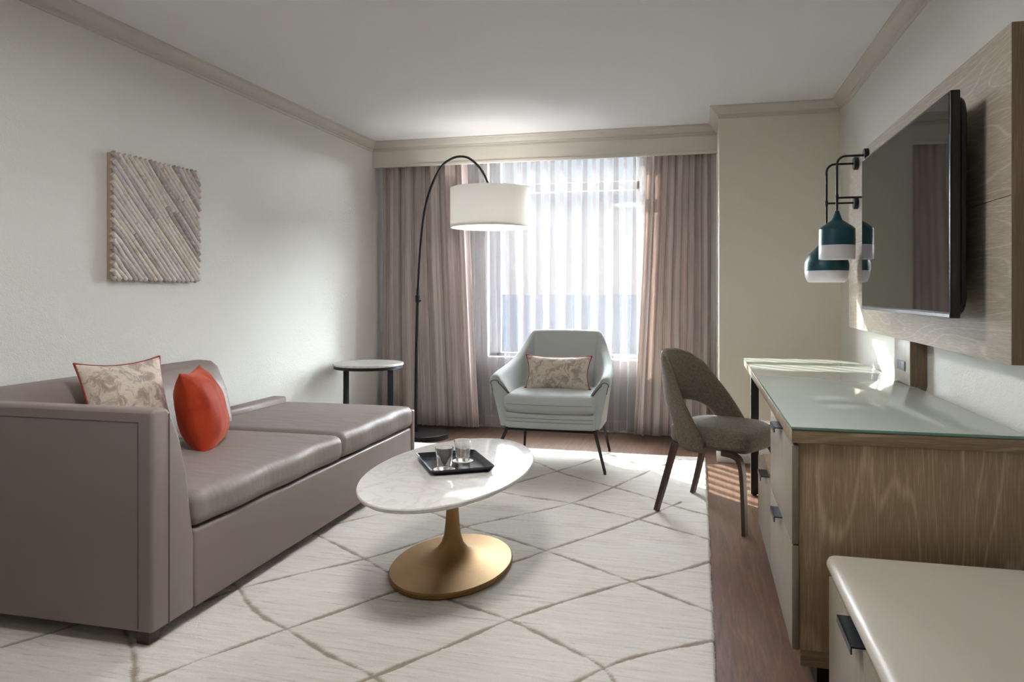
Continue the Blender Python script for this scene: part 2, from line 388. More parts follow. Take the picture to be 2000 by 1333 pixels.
# distant land seen through the window (the room is many floors up), tinted bluish to stand in for haze
b = bmesh.new(); bmesh.ops.create_grid(b, x_segments=1, y_segments=1, size=3000)
xform(b, Matrix.Translation((0, 3010, -25)))
struct('ground', b, M['land'])

# ------------------------------------------------------------------ curtains
def cloth(x0, x1, x0b, x1b, yc, ztop, zbot, nf, amp, seed, ampb=None, fold=.3, nper=22):
    r = np.random.RandomState(seed); ph = np.cumsum(r.uniform(.75, 1.25, nf)); ph = np.concatenate([[0], ph])/ph[-1]*nf
    nx = nf*nper; nz = 16; bm = bmesh.new(); uvl = bm.loops.layers.uv.new('UVMap'); rows = []; us = []
    am = r.uniform(.7, 1.15, nf+1); am2 = r.uniform(.6, 1.2, nf+1)
    for k in range(nz+1):
        t = k/nz; z = ztop+(zbot-ztop)*t; row = []; u = [0]
        for i in range(nx+1):
            s = i/nx; f = s*nf; j = min(int(f), nf-1); w = f-j
            a = (am[j]*(1-w)+am[j+1]*w)*(1-t)+(am2[j]*(1-w)+am2[j+1]*w)*t
            A = amp*a*(1+(((ampb or amp)/amp)-1)*t)
            xx = (ph[j]*(1-w)+ph[j+1]*w)/nf
            xa = x0+(x1-x0)*xx; xb = x0b+(x1b-x0b)*xx; tt = t**1.3
            x = xa*(1-tt)+xb*tt; wl = (x1-x0)/nf
            p = 2*PI*f; y = yc+A*math.sin(p)+A*.18*math.sin(3*p+seed)
            x += fold*wl*math.sin(2*p)*.5*(.6+.4*t)+.004*math.sin(5*t+f)
            row.append(Vector((x, y, z)))
        if k == nz:
            for q in row: q.z += .004*math.sin(q.x*40)
        rows.append(row)
    ref = rows[nz//2]
    for i in range(nx): u.append(u[-1]+(ref[i+1]-ref[i]).length)
    V = [[bm.verts.new(p) for p in row] for row in rows]
    for k in range(nz):
        for i in range(nx):
            f = bm.faces.new((V[k][i], V[k][i+1], V[k+1][i+1], V[k+1][i]))
            for lp, (ii, kk) in zip(f.loops, ((i, k), (i+1, k), (i+1, k+1), (i, k+1))): lp[uvl].uv = (u[ii], rows[kk][ii].z)
    return bm
o = solo('drape_curtain', cloth(-2.69, -1.915, -2.69, -1.80, 6.055, 2.455, .035, 6, .046, 3, .056), M['drape'], (-2.25, 6.055, .035),
     'striped taupe drape hanging left of the window behind the arc lamp', 'curtain', 'striped drapes framing the window')
md = o.modifiers.new('thick', 'SOLIDIFY'); md.thickness = .0015
o = solo('drape_curtain', cloth(-.40, .10, -.50, .09, 6.055, 2.455, .035, 5, .044, 9, .054), M['drape'], (-.17, 6.055, .035),
     'striped taupe drape hanging right of the window beside the column', 'curtain', 'striped drapes framing the window')
md = o.modifiers.new('thick', 'SOLIDIFY'); md.thickness = .0015
solo('sheer_curtain', cloth(-2.02, -.34, -1.96, -.38, 6.185, 2.455, .03, 13, .036, 21, .046, fold=.80), M['sheer'], (-1.15, 6.185, .03),
     'translucent white sheer curtain hanging across the whole window', 'curtain')
b = bmesh.new()
for k in range(70):
    q = bmesh.new(); bmesh.ops.create_icosphere(q, subdivisions=1, radius=.0042); xform(q, Matrix.Translation((.122, 5.985, .45+.0125*k))); merge(b, q)
tube([(.122, 5.985, .445), (.122, 5.985, 2.4)], .0012, 6, bm=b)
solo('curtain_cord', b, M['white'], (.122, 5.985, .445), 'white beaded curtain pull chain hanging at the right drape edge by the column', 'cord')

# ------------------------------------------------------------------ rug
NAVG = []
def unproj(u, v):
    a = math.atan(363/1450); F = (-math.sin(a), math.cos(a)); R = (math.cos(a), math.sin(a)); s = (u-1000)/1450
    t = 1.19/((v-570)/1450); return ((F[0]+R[0]*s)*t, (F[1]+R[1]*s)*t)
RL = [  # woven lines of the rug pattern, traced on the floor
 [(0, 1272), (80, 1249), (151, 1227), (230, 1205)], [(243, 1236), (256, 1270), (262, 1300), (259, 1360)],
 [(200, 1374), (291, 1335), (420, 1285), (561, 1235), (670, 1197), (772, 1160), (870, 1130), (1003, 1103), (1066, 1081), (1160, 1050), (1247, 1019), (1330, 985)],
 [(640, 1365), (731, 1328), (860, 1275), (994, 1217), (1120, 1175), (1234, 1142), (1310, 1125), (1384, 1103), (1430, 1090)],
 [(1090, 1360), (1181, 1312), (1260, 1285), (1403, 1256), (1430, 1250)],
 [(400, 1180), (466, 1156), (590, 1125), (712, 1097), (800, 1070), (909, 1034), (1010, 1012), (1116, 987), (1197, 956), (1272, 922), (1330, 900)],
 [(560, 1062), (625, 1038), (700, 1018), (778, 1003), (880, 985), (996, 951), (1087, 924), (1134, 910), (1190, 888)],
 [(430, 1130), (466, 1156), (482, 1182), (515, 1212), (561, 1236), (640, 1285), (731, 1329), (770, 1370)],
 [(560, 1020), (609, 1045), (660, 1070), (712, 1097), (762, 1125), (850, 1165), (895, 1184), (994, 1217), (1100, 1268), (1175, 1309), (1205, 1350)],
 [(800, 990), (860, 1012), (909, 1034), (988, 1056), (1066, 1081), (1150, 1110), (1234, 1142), (1320, 1175), (1403, 1206), (1430, 1216)],
 [(900, 945), (979, 965), (1040, 976), (1116, 987), (1180, 1003), (1247, 1019), (1320, 1040), (1389, 1060), (1430, 1074)],
 [(960, 888), (1044, 906), (1087, 924), (1140, 940), (1197, 955), (1262, 974), (1324, 995), (1400, 1015)],
 [(1090, 880), (1172, 887), (1230, 905), (1290, 922), (1400, 950)], [(760, 960), (640, 1000), (540, 1040)]]
RX0, RX1, RY0, RY1 = -2.62, .055, .60, 5.455
def build_rug():
    st = .0075; nx = int((RX1-RX0)/st); ny = int((RY1-RY0)/st)
    xs = np.linspace(RX0, RX1, nx+1); ys = np.linspace(RY0, RY1, ny+1); X, Y = np.meshgrid(xs, ys)
    wob = .006*np.sin(X*23+Y*9)+.004*np.sin(X*51-Y*37)+rng.normal(0, .0014, X.shape)
    D = np.full(X.shape, 9.0)
    for pl in RL:
        pts = [unproj(*p) for p in pl]; sp = smooth_path([(p[0], p[1], 0) for p in pts], 5)
        for a, c in zip(sp, sp[1:]):
            d = np.array([c.x-a.x, c.y-a.y]); L = (d**2).sum()
            if L < 1e-9: continue
            x0, x1 = min(a.x, c.x)-.05, max(a.x, c.x)+.05; y0, y1 = min(a.y, c.y)-.05, max(a.y, c.y)+.05
            i0, i1 = np.searchsorted(xs, [x0, x1]); j0, j1 = np.searchsorted(ys, [y0, y1])
            if i0 >= i1 or j0 >= j1: continue
            sx = X[j0:j1, i0:i1]; sy = Y[j0:j1, i0:i1]
            t = np.clip(((sx-a.x)*d[0]+(sy-a.y)*d[1])/L, 0, 1)
            dd = np.hypot(sx-a.x-t*d[0], sy-a.y-t*d[1]); D[j0:j1, i0:i1] = np.minimum(D[j0:j1, i0:i1], dd)
    line = np.clip(1-(np.abs(D+wob*.55)-.0045)/.006, 0, 1)
    Z = .012-.0035*line+rng.normal(0, .0006, X.shape)
    ed = np.minimum(np.minimum(X-RX0, RX1-X), np.minimum(Y-RY0, RY1-Y)); Z = np.where(ed < .004, .001, Z)
    jx = np.where(ed < .004, rng.normal(0, .0009, X.shape)+.001*np.sin(Y*31), 0)
    co = np.stack([X+jx, Y, Z], -1).reshape(-1, 3)
    idx = np.arange((nx+1)*(ny+1)).reshape(ny+1, nx+1)
    q = np.stack([idx[:-1, :-1], idx[:-1, 1:], idx[1:, 1:], idx[1:, :-1]], -1).reshape(-1, 4)
    me = bpy.data.meshes.new('area_rug'); me.vertices.add(len(co)); me.vertices.foreach_set('co', co.ravel())
    me.loops.add(q.size); me.loops.foreach_set('vertex_index', q.ravel().astype(np.int32))
    me.polygons.add(len(q)); me.polygons.foreach_set('loop_start', (np.arange(len(q))*4).astype(np.int32))
    me.update(calc_edges=True); me.polygons.foreach_set('use_smooth', np.ones(len(q), dtype=bool))
    at = me.attributes.new('line', 'FLOAT', 'POINT'); at.data.foreach_set('value', line.ravel().astype(np.float32))
    me.materials.append(M['rug']); me.validate()
    o = bpy.data.objects.new('area_rug', me); C.objects.link(o)
    tag(o, 'cream wool rug with crossing brown diamond lines under the seating', 'rug')
build_rug()

# ------------------------------------------------------------------ sofa
RT = .0138    # rug top
S = root('sofa', (-2.2, 3.2, RT), 'taupe leather chaise sofa with one arm along the left wall', 'sofa')
SX = -1.745; SB = -2.715
arm_prof = [(2.086, .058), (2.086, .785), (2.092, .797), (2.150, .797), (2.165, .790), (2.190, .755), (2.228, .670), (2.262, .54), (2.280, .41), (2.300, .30), (2.300, .058)]
arm = prism(arm_prof, 'x', SB, SX, .012, 3)
mesh_obj('arm', arm, M['sofa'], S, angle=50)
b = tube([(SX-.055, 2.0855, .07), (SX-.055, 2.0855, .755), (SB+.05, 2.0855, .755)], .0022, 6)
tube([(SX+.0005, 2.166, .06), (SX+.0005, 2.166, .775)], .0025, 6, bm=b)
mesh_obj('seam', b, M['seam'], S)
fr = box(SB, SX+.002, 2.30, 4.365, .058, .335, .012, 3)
mesh_obj('base', fr, M['sofa'], S, angle=50)
mesh_obj('end_panel', box(SB, SX+.008, 4.368, 4.41, .040, .445, .012, 3), M['sofa'], S, angle=50)
mesh_obj('back_ledge', box(SB, SB+.10, 3.60, 4.366, .30, .505, .014, 3), M['sofa'], S, angle=50)
bp = [(SB, .30), (SB, .80), (SB+.02, .812), (SB+.09, .808), (SB+.13, .78), (SB+.185, .66), (SB+.225, .50), (SB+.235, .30)]
bk = prism([(p[0], p[1]) for p in bp], 'y', 2.20, 3.62, .0, 3)
def round_end(bm):
    es = [e for e in bm.edges if all(abs(v.co.y-3.62) < 1e-4 for v in e.verts)]
    bmesh.ops.bevel(bm, geom=es, offset=.045, segments=5, profile=.6, affect='EDGES'); return bm
mesh_obj('backrest', round_end(bk), M['sofa'], S, angle=60)
def puff(co, ux, uy, uz):
    co.x += .006*math.sin(uy*9)*max(0, ux)**6; return co
mesh_obj('seat_cushion', rbox(SB+.21, SX+.012, 2.302, 3.425, .340, .468, (.045, .035, .045), 26, .012, puff), M['sofa_seat'], S, angle=80)
mesh_obj('seat_cushion', rbox(SB+.09, SX+.012, 3.430, 4.366, .340, .474, (.045, .035, .045), 26, .012, puff), M['sofa_seat'], S, angle=80)
for x in (SX-.075, SB+.03):
    for y in (2.10, 4.33):
        b = prism([(x, y), (x+.05, y), (x+.05, y+.05), (x, y+.05)], 'z', RT+.0005, .0595, .003, 2)
        mesh_obj('leg', b, M['walnut'], S)
# ------------------------------------------------------------------ cushions
def pillow(w, h, t, pinch=.10, n=26, ear=1.0, wrinkle=0, seed=0):
    """pillow in its own plane: x width, z height (0 at the bottom), y thickness"""
    r = np.random.RandomState(seed); b = bmesh.new(); rows = []
    def pt(u, v, s):
        x = w/2*u*(1-pinch*(1-v*v)*abs(u)**1.5); z = h/2*v*(1-pinch*(1-u*u)*abs(v)**1.5)
        k = max(0, (1-abs(u)**2.6))**.62*max(0, (1-abs(v)**2.6))**.62
        y = s*t/2*k
        if wrinkle: y += s*wrinkle*k*(math.sin(9*u+5*v*v+seed)*math.cos(4*v-u*3)*.5+.5*math.sin(14*(u+v))*max(0, abs(u*v)-.2))
        return Vector((x, y, z+h/2))
    f = [math.sin(PI/2*(-1+2*i/n)) for i in range(n+1)]
    g1 = [[pt(u, v, 1) for v in f] for u in f]; g2 = [[pt(u, v, -1) for v in f] for u in f]
    grid(g1, bm=b, recalc=False); grid(g2, bm=b, recalc=False)
    bmesh.ops.remove_doubles(b, verts=b.verts[:], dist=.0004); bmesh.ops.recalc_face_normals(b, faces=b.faces[:])
    edge = [pt(u, -1, 0) for u in f[:-1]]+[pt(1, v, 0) for v in f[:-1]]+[pt(-u, 1, 0) for u in f[:-1]]+[pt(-1, -v, 0) for v in f[:-1]]
    return b, edge
def place_pillow(name, w, h, t, base, rz, tilt, mat, label, pipe=None, roll=0, squash=.02, **kw):
    """base: point under the middle of the bottom edge; rz: heading; tilt: lean back (deg)"""
    r = root(name, base, label, 'cushion')
    bm, edge = pillow(w, h, t, **kw)
    mt = Matrix.Rotation(math.radians(rz), 4, 'Z') @ Matrix.Rotation(math.radians(-tilt), 4, 'X') @ Matrix.Rotation(math.radians(roll), 4, 'Y')
    edge = [mt @ p for p in edge]; xform(bm, mt); zmin = min(v.co.z for v in bm.verts)+squash
    for v in bm.verts: v.co.z = max(v.co.z-zmin, .0005*(1+v.co.y))
    edge = [Vector((p.x, p.y, max(p.z-zmin, .004))) for p in edge]
    mesh_obj('cover', bm, mat, r, angle=80, local=True)
    if pipe: mesh_obj('piping', tube(edge, .0045, 8, closed=True), pipe, r, angle=80, local=True)
    return r
place_pillow('throw_pillow', .41, .45, .15, (-2.36, 2.745, .4795), 77, 18, M['toile'],
   'beige and grey printed cushion with red piping leaning on the sofa back', M['red'], roll=0, pinch=.12, wrinkle=.01, seed=2)
place_pillow('throw_pillow', .40, .405, .20, (-2.205, 3.04, .4795), 115, 15, M['velvet'],
   'burnt orange velvet cushion standing on the sofa seat', None, roll=0, squash=.04, pinch=.10, wrinkle=.012, seed=5)

# ------------------------------------------------------------------ wall art
A = root('wall_art', (XL, 3.28, 1.245), 'square wall art of diagonal driftwood sticks on the left wall', 'wall art')
AY0, AY1, AZ0, AZ1 = 2.965, 3.60, 1.248, 1.855; AX = XL+.028
mesh_obj('backing_board', box(XL+.001, AX-.004, AY0, AY1, AZ0, AZ1, .002), M['artback'], A)
sp = .0248; k = 0; dirv = Vector((0, 1, -1)).normalized()
ar = np.random.RandomState(4)
W_, H_ = AY1-AY0, AZ1-AZ0
for i in range(60):
    c = -H_+.012+i*sp*math.sqrt(2)       # stick line: a - b = c with a = y-AY0, b = AZ1-z ... runs down-right
    a0 = max(0, c); b0 = a0-c
    a1 = min(W_, H_+c); b1 = a1-c
    if a1-a0 < .012: continue
    cuts = [0, 1] if (a1-a0) < .25 or ar.rand() < .45 else [0, ar.uniform(.3, .7), 1]
    for s0, s1 in zip(cuts, cuts[1:]):
        n = 7; pts = []; rs = []; rr = sp*.5*ar.uniform(.92, 1.12); ph = ar.uniform(0, 6)
        for j in range(n):
            t = s0+(s1-s0)*j/(n-1); g = (.003 if j == 0 and s0 > 0 else 0)
            aa = a0+(a1-a0)*t+g; bb = b0+(b1-b0)*t+g
            w = .0016*math.sin(ph+t*7)
            pts.append((AX+.004+.0015*math.sin(ph*2+t*5), AY0+min(max(aa+w, .0), W_), AZ1-min(max(bb-w, 0), H_))); rs.append(rr*(1+.07*math.sin(ph+t*11)))
        mesh_obj('driftwood_stick', tube(pts, rs, 10), M['stick'], A, angle=60)

# ------------------------------------------------------------------ coffee table, tray, glasses
TC = (-1.02, 3.024)
T = root('coffee_table', (TC[0], TC[1], RT), 'oval white marble coffee table on a brass pedestal', 'coffee table')
def el(prof, sx, sy, seg=96): return lathe(prof, seg, TC[0], TC[1], sx, sy)
def off_ellipse(prof, a, b_, seg=96):
    """prof: (inset from the rim, z) — keeps the rim profile the same width all round"""
    bm = bmesh.new(); rows = []
    for ins, z in prof: rows.append([(TC[0]+(a-ins)*math.cos(2*PI*k/seg), TC[1]+(b_-ins)*math.sin(2*PI*k/seg), z) for k in range(seg)])
    return grid(rows, closed_v=True, bm=bm)
mesh_obj('table_top', off_ellipse([(.05, .418), (.012, .4185), (.003, .424), (0, .430), (0, .435), (.003, .4395), (.006, .440)], .327, .638), M['marble'], T, angle=30)
prof = []; import itertools
ped = [(.0, .418), (.10, .418), (.10, .412), (.045, .405), (.028, .38), (.025, .33), (.026, .26), (.030, .20), (.036, .15), (.048, .115), (.068, .09), (.10, .068), (.15, .052), (.21, .042), (.26, .037)]
bm = bmesh.new(); rows = []
sg = 72
for r, z in ped[1:]:
    w = min(1, max(0, (r-.045)/.20)) if z < .15 else 0      # round stem flaring into the oval foot
    a = r*(1-w)+w*r*(.247/.262); b_ = r*(1-w)+w*r*(.362/.262)
    rows.append([(TC[0]+a*math.cos(2*PI*k/sg), TC[1]+b_*math.sin(2*PI*k/sg), z) for k in range(sg)])
for a, b_, z in ((.247, .360, .034), (.249, .363, .031), (.249, .363, .018), (.245, .359, RT+.0005)):
    rows.append([(TC[0]+a*math.cos(2*PI*k/sg), TC[1]+b_*math.sin(2*PI*k/sg), z) for k in range(sg)])
rows = rows[:1]+rows[1:]
mesh_obj('pedestal', grid(rows, closed_v=True, bm=bm), M['brass'], T, angle=32)
TZ = .4405
def frame2(c, ang): return Matrix.Translation((c[0], c[1], 0)) @ Matrix.Rotation(ang, 4, 'Z')
def rrect(w, d, r, n=6):
    out = []
    for cx, cy, a0 in ((w/2-r, d/2-r, 0), (-w/2+r, d/2-r, PI/2), (-w/2+r, -d/2+r, PI), (w/2-r, -d/2+r, 3*PI/2)):
        for k in range(n+1): out.append((cx+r*math.cos(a0+PI/2*k/n), cy+r*math.sin(a0+PI/2*k/n)))
    return out
def tray_bm(w, d):
    rows = []
    for ins, z in ((.05, .0), (.022, .0), (.014, .004), (.0, .022), (.002, .024), (.018, .007), (.026, .004), (.06, .004)):
        rows.append([(x, y, z) for x, y in rrect(w-2*ins, d-2*ins, max(.006, .022-ins*.5))])
    return grid(rows, closed_v=True)
cen = (-1.022, 3.052); ang = math.radians(-40.5)
ty = tray_bm(.275, .355)
xform(ty, Matrix.Translation((cen[0], cen[1], TZ)) @ Matrix.Rotation(math.radians(-1.5+0), 4, 'Z') @ Matrix.Rotation(math.radians(33), 4, 'Z'))
solo('serving_tray', ty, M['tray'], (cen[0], cen[1], TZ), 'black rectangular tray with raised rim on the marble coffee table', 'tray')
def glass_bm():
    return lathe([(0, 0), (.027, 0), (.029, .002), (.0385, .088), (.0385, .090), (.037, .090), (.0275, .016), (.024, .0135), (0, .013)], 40)
for (gx, gy), d in (((-1.030, 2.948), 'nearer drinking glass on a white coaster on the black tray'), ((-1.004, 3.118), 'farther drinking glass on a white coaster on the black tray')):
    cb_ = lathe([(0, 0), (.046, 0), (.046, .0015), (0, .0015)], 40); xform(cb_, Matrix.Translation((gx, gy, TZ+.0045)))
    solo('coaster', cb_, M['coaster'], (gx, gy, TZ+.0045), 'round white paper coaster under the '+('nearer' if 'nearer' in d else 'farther')+' glass on the black tray', 'coaster', 'paper coasters on the tray')
    g = glass_bm(); xform(g, Matrix.Translation((gx, gy, TZ+.0065)))
    solo('drinking_glass', g, M['glass'], (gx, gy, TZ+.0065), d, 'glass', 'clear tumblers on the tray', angle=40)

# ------------------------------------------------------------------ round side table
q = (-2.42, 5.19)
D = root('side_table', (q[0], q[1], RT), 'round white topped side table with black legs between sofa and drape', 'side table')
mesh_obj('table_top', lathe([(0, .635), (.262, .635), (.264, .638), (.264, .649), (.261, .652), (0, .652)], 72, *q), M['marble'], D)
mesh_obj('rim', lathe([(.245, .612), (.258, .612), (.258, .6345), (.245, .6345), (.245, .612)], 72, *q), M['dark'], D)
for a in (math.radians(-166+14), math.radians(28)):
    lx, ly = q[0]+.165*math.cos(a), q[1]+.165*math.sin(a)
    b = box(-.006, .006, -.021, .021, RT+.012, .634, .001); xform(b, frame2((lx, ly), a+ (math.radians(-75))))
    mesh_obj('leg', b, M['dark'], D)
mesh_obj('base_ring', lathe([(.13, RT), (.20, RT), (.20, RT+.012), (.13, RT+.012), (.13, RT)], 60, *q), M['dark'], D)

# ------------------------------------------------------------------ arc floor lamp
L = root('floor_lamp', (-2.19, 5.72, 0), 'black arc floor lamp with a white drum shade beside the window', 'floor lamp')
mesh_obj('base', lathe([(0, 0), (.222, 0), (.225, .003), (.225, .040), (.222, .043), (0, .043)], 64, -2.185, 5.70), M['black'], L)
arc = [(-2.247, 5.72, .04), (-2.242, 5.72, .644), (-2.229, 5.72, 1.148), (-2.211, 5.72, 1.484), (-2.175, 5.72, 1.819), (-2.116, 5.72, 2.040), (-2.025, 5.72, 2.205), (-1.946, 5.72, 2.264), (-1.872, 5.72, 2.283), (-1.794, 5.72, 2.268), (-1.716, 5.72, 2.205), (-1.665, 5.72, 2.134), (-1.626, 5.72, 2.050), (-1.612, 5.72, 2.0)]
sp_ = smooth_path(arc, 8); mesh_obj('pole', tube(sp_, [.0125 if p.z < 1.2 and p.x < -2.2 else .0095 for p in sp_], 14), M['black'], L)
b = lathe([(0, 1.10), (.018, 1.10), (.018, 1.16), (0, 1.16)], 20, -2.230, 5.72)
mesh_obj('clamp_knob', tube([(-2.215, 5.715, 1.115), (-2.195, 5.70, 1.115)], .006, 8), M['black'], L)
mesh_obj('socket', lathe([(0, .043), (.022, .043), (.018, .09), (0, .09)], 20, -2.247, 5.72), M['black'], L)
mesh_obj('height_clamp', b, M['black'], L)
sc = (-1.612, 5.72); sr = .318
mesh_obj('lamp_shade', lathe([(sr-.003, 1.70), (sr, 1.70), (sr, 2.015), (sr-.003, 2.015), (sr-.003, 1.70)], 72, *sc), M['shade'], L)
mesh_obj('diffuser', lathe([(0, 1.716), (sr-.006, 1.716), (sr-.006, 1.720), (0, 1.720)], 72, *sc), M['bulb'], L)
b = tube([(sc[0]-sr+.004, sc[1], 2.0), (sc[0]+sr-.004, sc[1], 2.0)], .003, 6); tube([(sc[0], sc[1]-sr+.004, 2.0), (sc[0], sc[1]+sr-.004, 2.0)], .003, 6, bm=b)
lathe([(0, 1.85), (.03, 1.86), (.035, 1.90), (.018, 1.95), (.018, 2.005), (0, 2.005)], 20, *sc, bm=b)
mesh_obj('bulb_holder', b, M['white'], L)

# ------------------------------------------------------------------ armchair
ACX, ACY = -.957, 5.14
K = root('armchair', (ACX, ACY, 0), 'pale grey upholstered armchair with black metal legs in front of the window', 'armchair')
def U(x, y, z): return Vector((ACX+x, ACY+y, z))
def shell_stations():
    # (bottom x, bottom y, top x, top y, top z, thickness) for the left half, front of arm to middle of back
    return [(-.330, -.305, -.402, -.325, .600, .062), (-.335, -.27, -.408, -.30, .628, .072), (-.338, -.16, -.408, -.20, .645, .072), (-.338, -.03, -.400, -.06, .662, .070),
            (-.335, .08, -.385, .07, .685, .068), (-.322, .16, -.358, .19, .725, .066), (-.300, .21, -.325, .285, .785, .064), (-.272, .235, -.295, .345, .850, .062),
            (-.235, .245, -.262, .375, .893, .060), (-.185, .25, -.215, .385, .902, .058), (-.10, .255, -.11, .392, .905, .056), (0, .258, 0, .395, .906, .056)]
st = shell_stations(); st = st+[(-s[0], s[1], -s[2], s[3], s[4], s[5]) for s in st[-2::-1]]
den = []
for i in range(len(st)-1):
    for j in range(4):
        t = j/4; p0 = st[max(i-1, 0)]; p1 = st[i]; p2 = st[i+1]; p3 = st[min(i+2, len(st)-1)]
        den.append([.5*((2*b1)+(c1-a1)*t+(2*a1-5*b1+4*c1-d1)*t*t+(3*b1-a1-3*c1+d1)*t**3) for a1, b1, c1, d1 in zip(p0, p1, p2, p3)])
den.append(list(st[-1]))
rows = []
for i, s in enumerate(den):
    bx, by, tx, ty_, tz, th = s; a = den[max(i-1, 0)]; c = den[min(i+1, len(den)-1)]
    t = Vector((c[2]-a[2], c[3]-a[3])); t.normalize(); nrm = Vector((t.y, -t.x))        # pointing inside
    if nrm.dot(Vector((-tx, -ty_+.0))) < 0: nrm = -nrm
    ring = []; zb = .285
    for f in (0, .25, .5, .75, .93): # outer side going up
        ring.append((bx+(tx-bx)*f, by+(ty_-by)*f, zb+(tz-zb)*f))
    for aa in (0, 30, 60, 90, 120, 150, 180):
        r = th/2; ca = math.cos(math.radians(aa)); sa = math.sin(math.radians(aa))
        ring.append((tx+nrm.x*(r-r*ca), ty_+nrm.y*(r-r*ca), tz-r*.8+r*.8*sa))
    for f in (.90, .7, .45, .2, 0):
        kf = .25+2.0*max(0, 1-min(i, len(den)-1-i)/13)**1.5; w = th*(1+kf*min(1, (1-f)*1.25)); ring.append((bx+(tx-bx)*f+nrm.x*w, by+(ty_-by)*f+nrm.y*w, zb+(tz-.02-zb)*f))
    rows.append([U(*p) for p in ring])
bm = grid(rows, closed_v=True)
ends = [f for f in bm.faces if len(f.verts) > 4]
es = list({e for f in ends for e in f.edges}); bmesh.ops.bevel(bm, geom=es, offset=.008, segments=3, profile=.5, affect='EDGES')
mesh_obj('back_and_arms', bm, M['armchair'], K, angle=50)
# welt along the front of both arms
for si in (0, -1):
    ring = rows[si]; c = sum(ring, Vector())/len(ring)
    pts = [p+Vector((0, -.004, 0)) for p in ring[3:16]]; pts = [p+(c-p)*.04 for p in pts]
    mesh_obj('piping', tube(smooth_path(pts, 3), .0032, 6), M['pipe_grey'], K, angle=80)
def bowf(k): 
    def f(co, ux, uy, uz):
        if uy < 0: co.y -= k*(1-ux*ux)*abs(uy)
        return co
    return f
mesh_obj('seat_base', rbox(ACX-.315, ACX+.315, ACY-.300, ACY+.24, .272, .385, .03, 18, .0, bowf(.02)), M['armchair'], K, angle=80)
mesh_obj('seat_cushion', rbox(ACX-.322, ACX+.322, ACY-.335, ACY+.20, .383, .505, (.06, .06, .058), 22, .018, bowf(.03)), M['armchair'], K, angle=80)
for nm, zz, yy, bw, hw in (('seam', .442, .3352, .030, .285), ('seam', .345, .3008, .020, .295), ('seam', .322, .3006, .020, .295)):
    pts = [U(hw*t, -yy-bw*(1-(hw*t/.32)**2), zz) for t in [k/12-1 for k in range(25)]]
    mesh_obj(nm, tube(pts, .0020, 6), M['armseam'], K, angle=80)
b = bmesh.new(); fz = .262
fc = [U(-.305, -.262, fz), U(.305, -.262, fz), U(.30, .25, fz), U(-.30, .25, fz)]
tube(fc, .0105, 8, closed=True, bm=b); mesh_obj('frame', b, M['black'], K)
for tp, ft in (((-.300, -.262), (-.385, -.372)), ((.300, -.262), (.378, -.372)), ((-.285, .25), (-.33, .40)), ((.285, .25), (.318, .40))):
    z0 = RT+.001 if ft[1] < 0 else .0008
    m = tube([U(tp[0], tp[1], fz), U(ft[0], ft[1], z0+.012)], [.0115, .0095], 12)
    lg = mesh_obj('leg', m, M['black'], K)
    mesh_obj('glide', lathe([(0, z0), (.009, z0), (.010, z0+.004), (.006, z0+.012), (0, z0+.012)], 14, ACX+ft[0], ACY+ft[1]), M['void'], lg)
place_pillow('lumbar_pillow', .47, .255, .13, (ACX+.01, ACY-.065, .514), 0, 14, M['toile'],
   'beige printed lumbar cushion with red piping on the armchair', M['red'], pinch=.13, wrinkle=.006, seed=3)

# ------------------------------------------------------------------ desk chair
th_ = math.radians(-28)
H = root('desk_chair', (.10, 4.125, 0), 'brown upholstered desk chair with open curved back and dark wood legs', 'desk chair', rz=th_)
def shell(phi):                      # phi 0 = rear middle; returns top z, bottom z
    a = abs(phi)
    return float(np.interp(a, [0, 20, 35, 50, 62, 78, 90, 98], [.862, .858, .835, .780, .685, .570, .485, .425]))
NS = 56; rows_t = []
PH = 98
def ringpt(phi, z):
    """centre line of the shell at heading phi (deg from the rear) and height z"""
    t = (z-.39)/.47; p = math.radians(phi)
    rx = .238+.085*t; ry = .262+.012*t-.06*max(0, t-.5)
    return Vector((-math.cos(p)*rx+.025-.0*t, math.sin(p)*ry, z))
def bottom(phi):
    a = abs(phi)
    if a < 60: return .395+.195*math.sqrt(max(0, 1-(a/60)**3.4))
    return .380+.015*max(0, 1-(a-60)/12)
cols = []
for i in range(NS+1):
    phi = -PH+2*PH*i/NS; zt = shell(phi); zb_ = bottom(phi); zt = max(zt, zb_+.05)
    n = 9; inner = []; outer = []
    for j in range(n+1):
        z = zb_+(zt-zb_)*j/n; c = ringpt(phi, z); p = math.radians(phi); o = Vector((-math.cos(p), math.sin(p), 0))
        edge = min(1, min(j, n-j)/1.6+.35); hw = .021*math.sqrt(edge)
        if abs(phi) > PH-8: hw *= .55+.45*(PH-abs(phi))/8
        outer.append(c+o*hw); inner.append(c-o*hw)
    cT = ringpt(phi, zt+.010); cB = ringpt(phi, zb_-.008)
    cols.append([cB]+outer+[cT]+inner[::-1])
bm = grid(cols, closed_v=True)
mesh_obj('backrest', bm, M['chair'], H, angle=80, local=True)
def seatshape(co, ux, uy, uz):
    f = math.sqrt(1-.62*max(0, -ux)**2); co.y *= f*.97; co.x += .02*(1-uy*uy)*max(0, ux); return co
s_ = rbox(-.205, .275, -.245, .245, .385, .492, (.05, .05, .035), 22, .012, seatshape)
mesh_obj('seat', s_, M['chair'], H, angle=80, local=True)
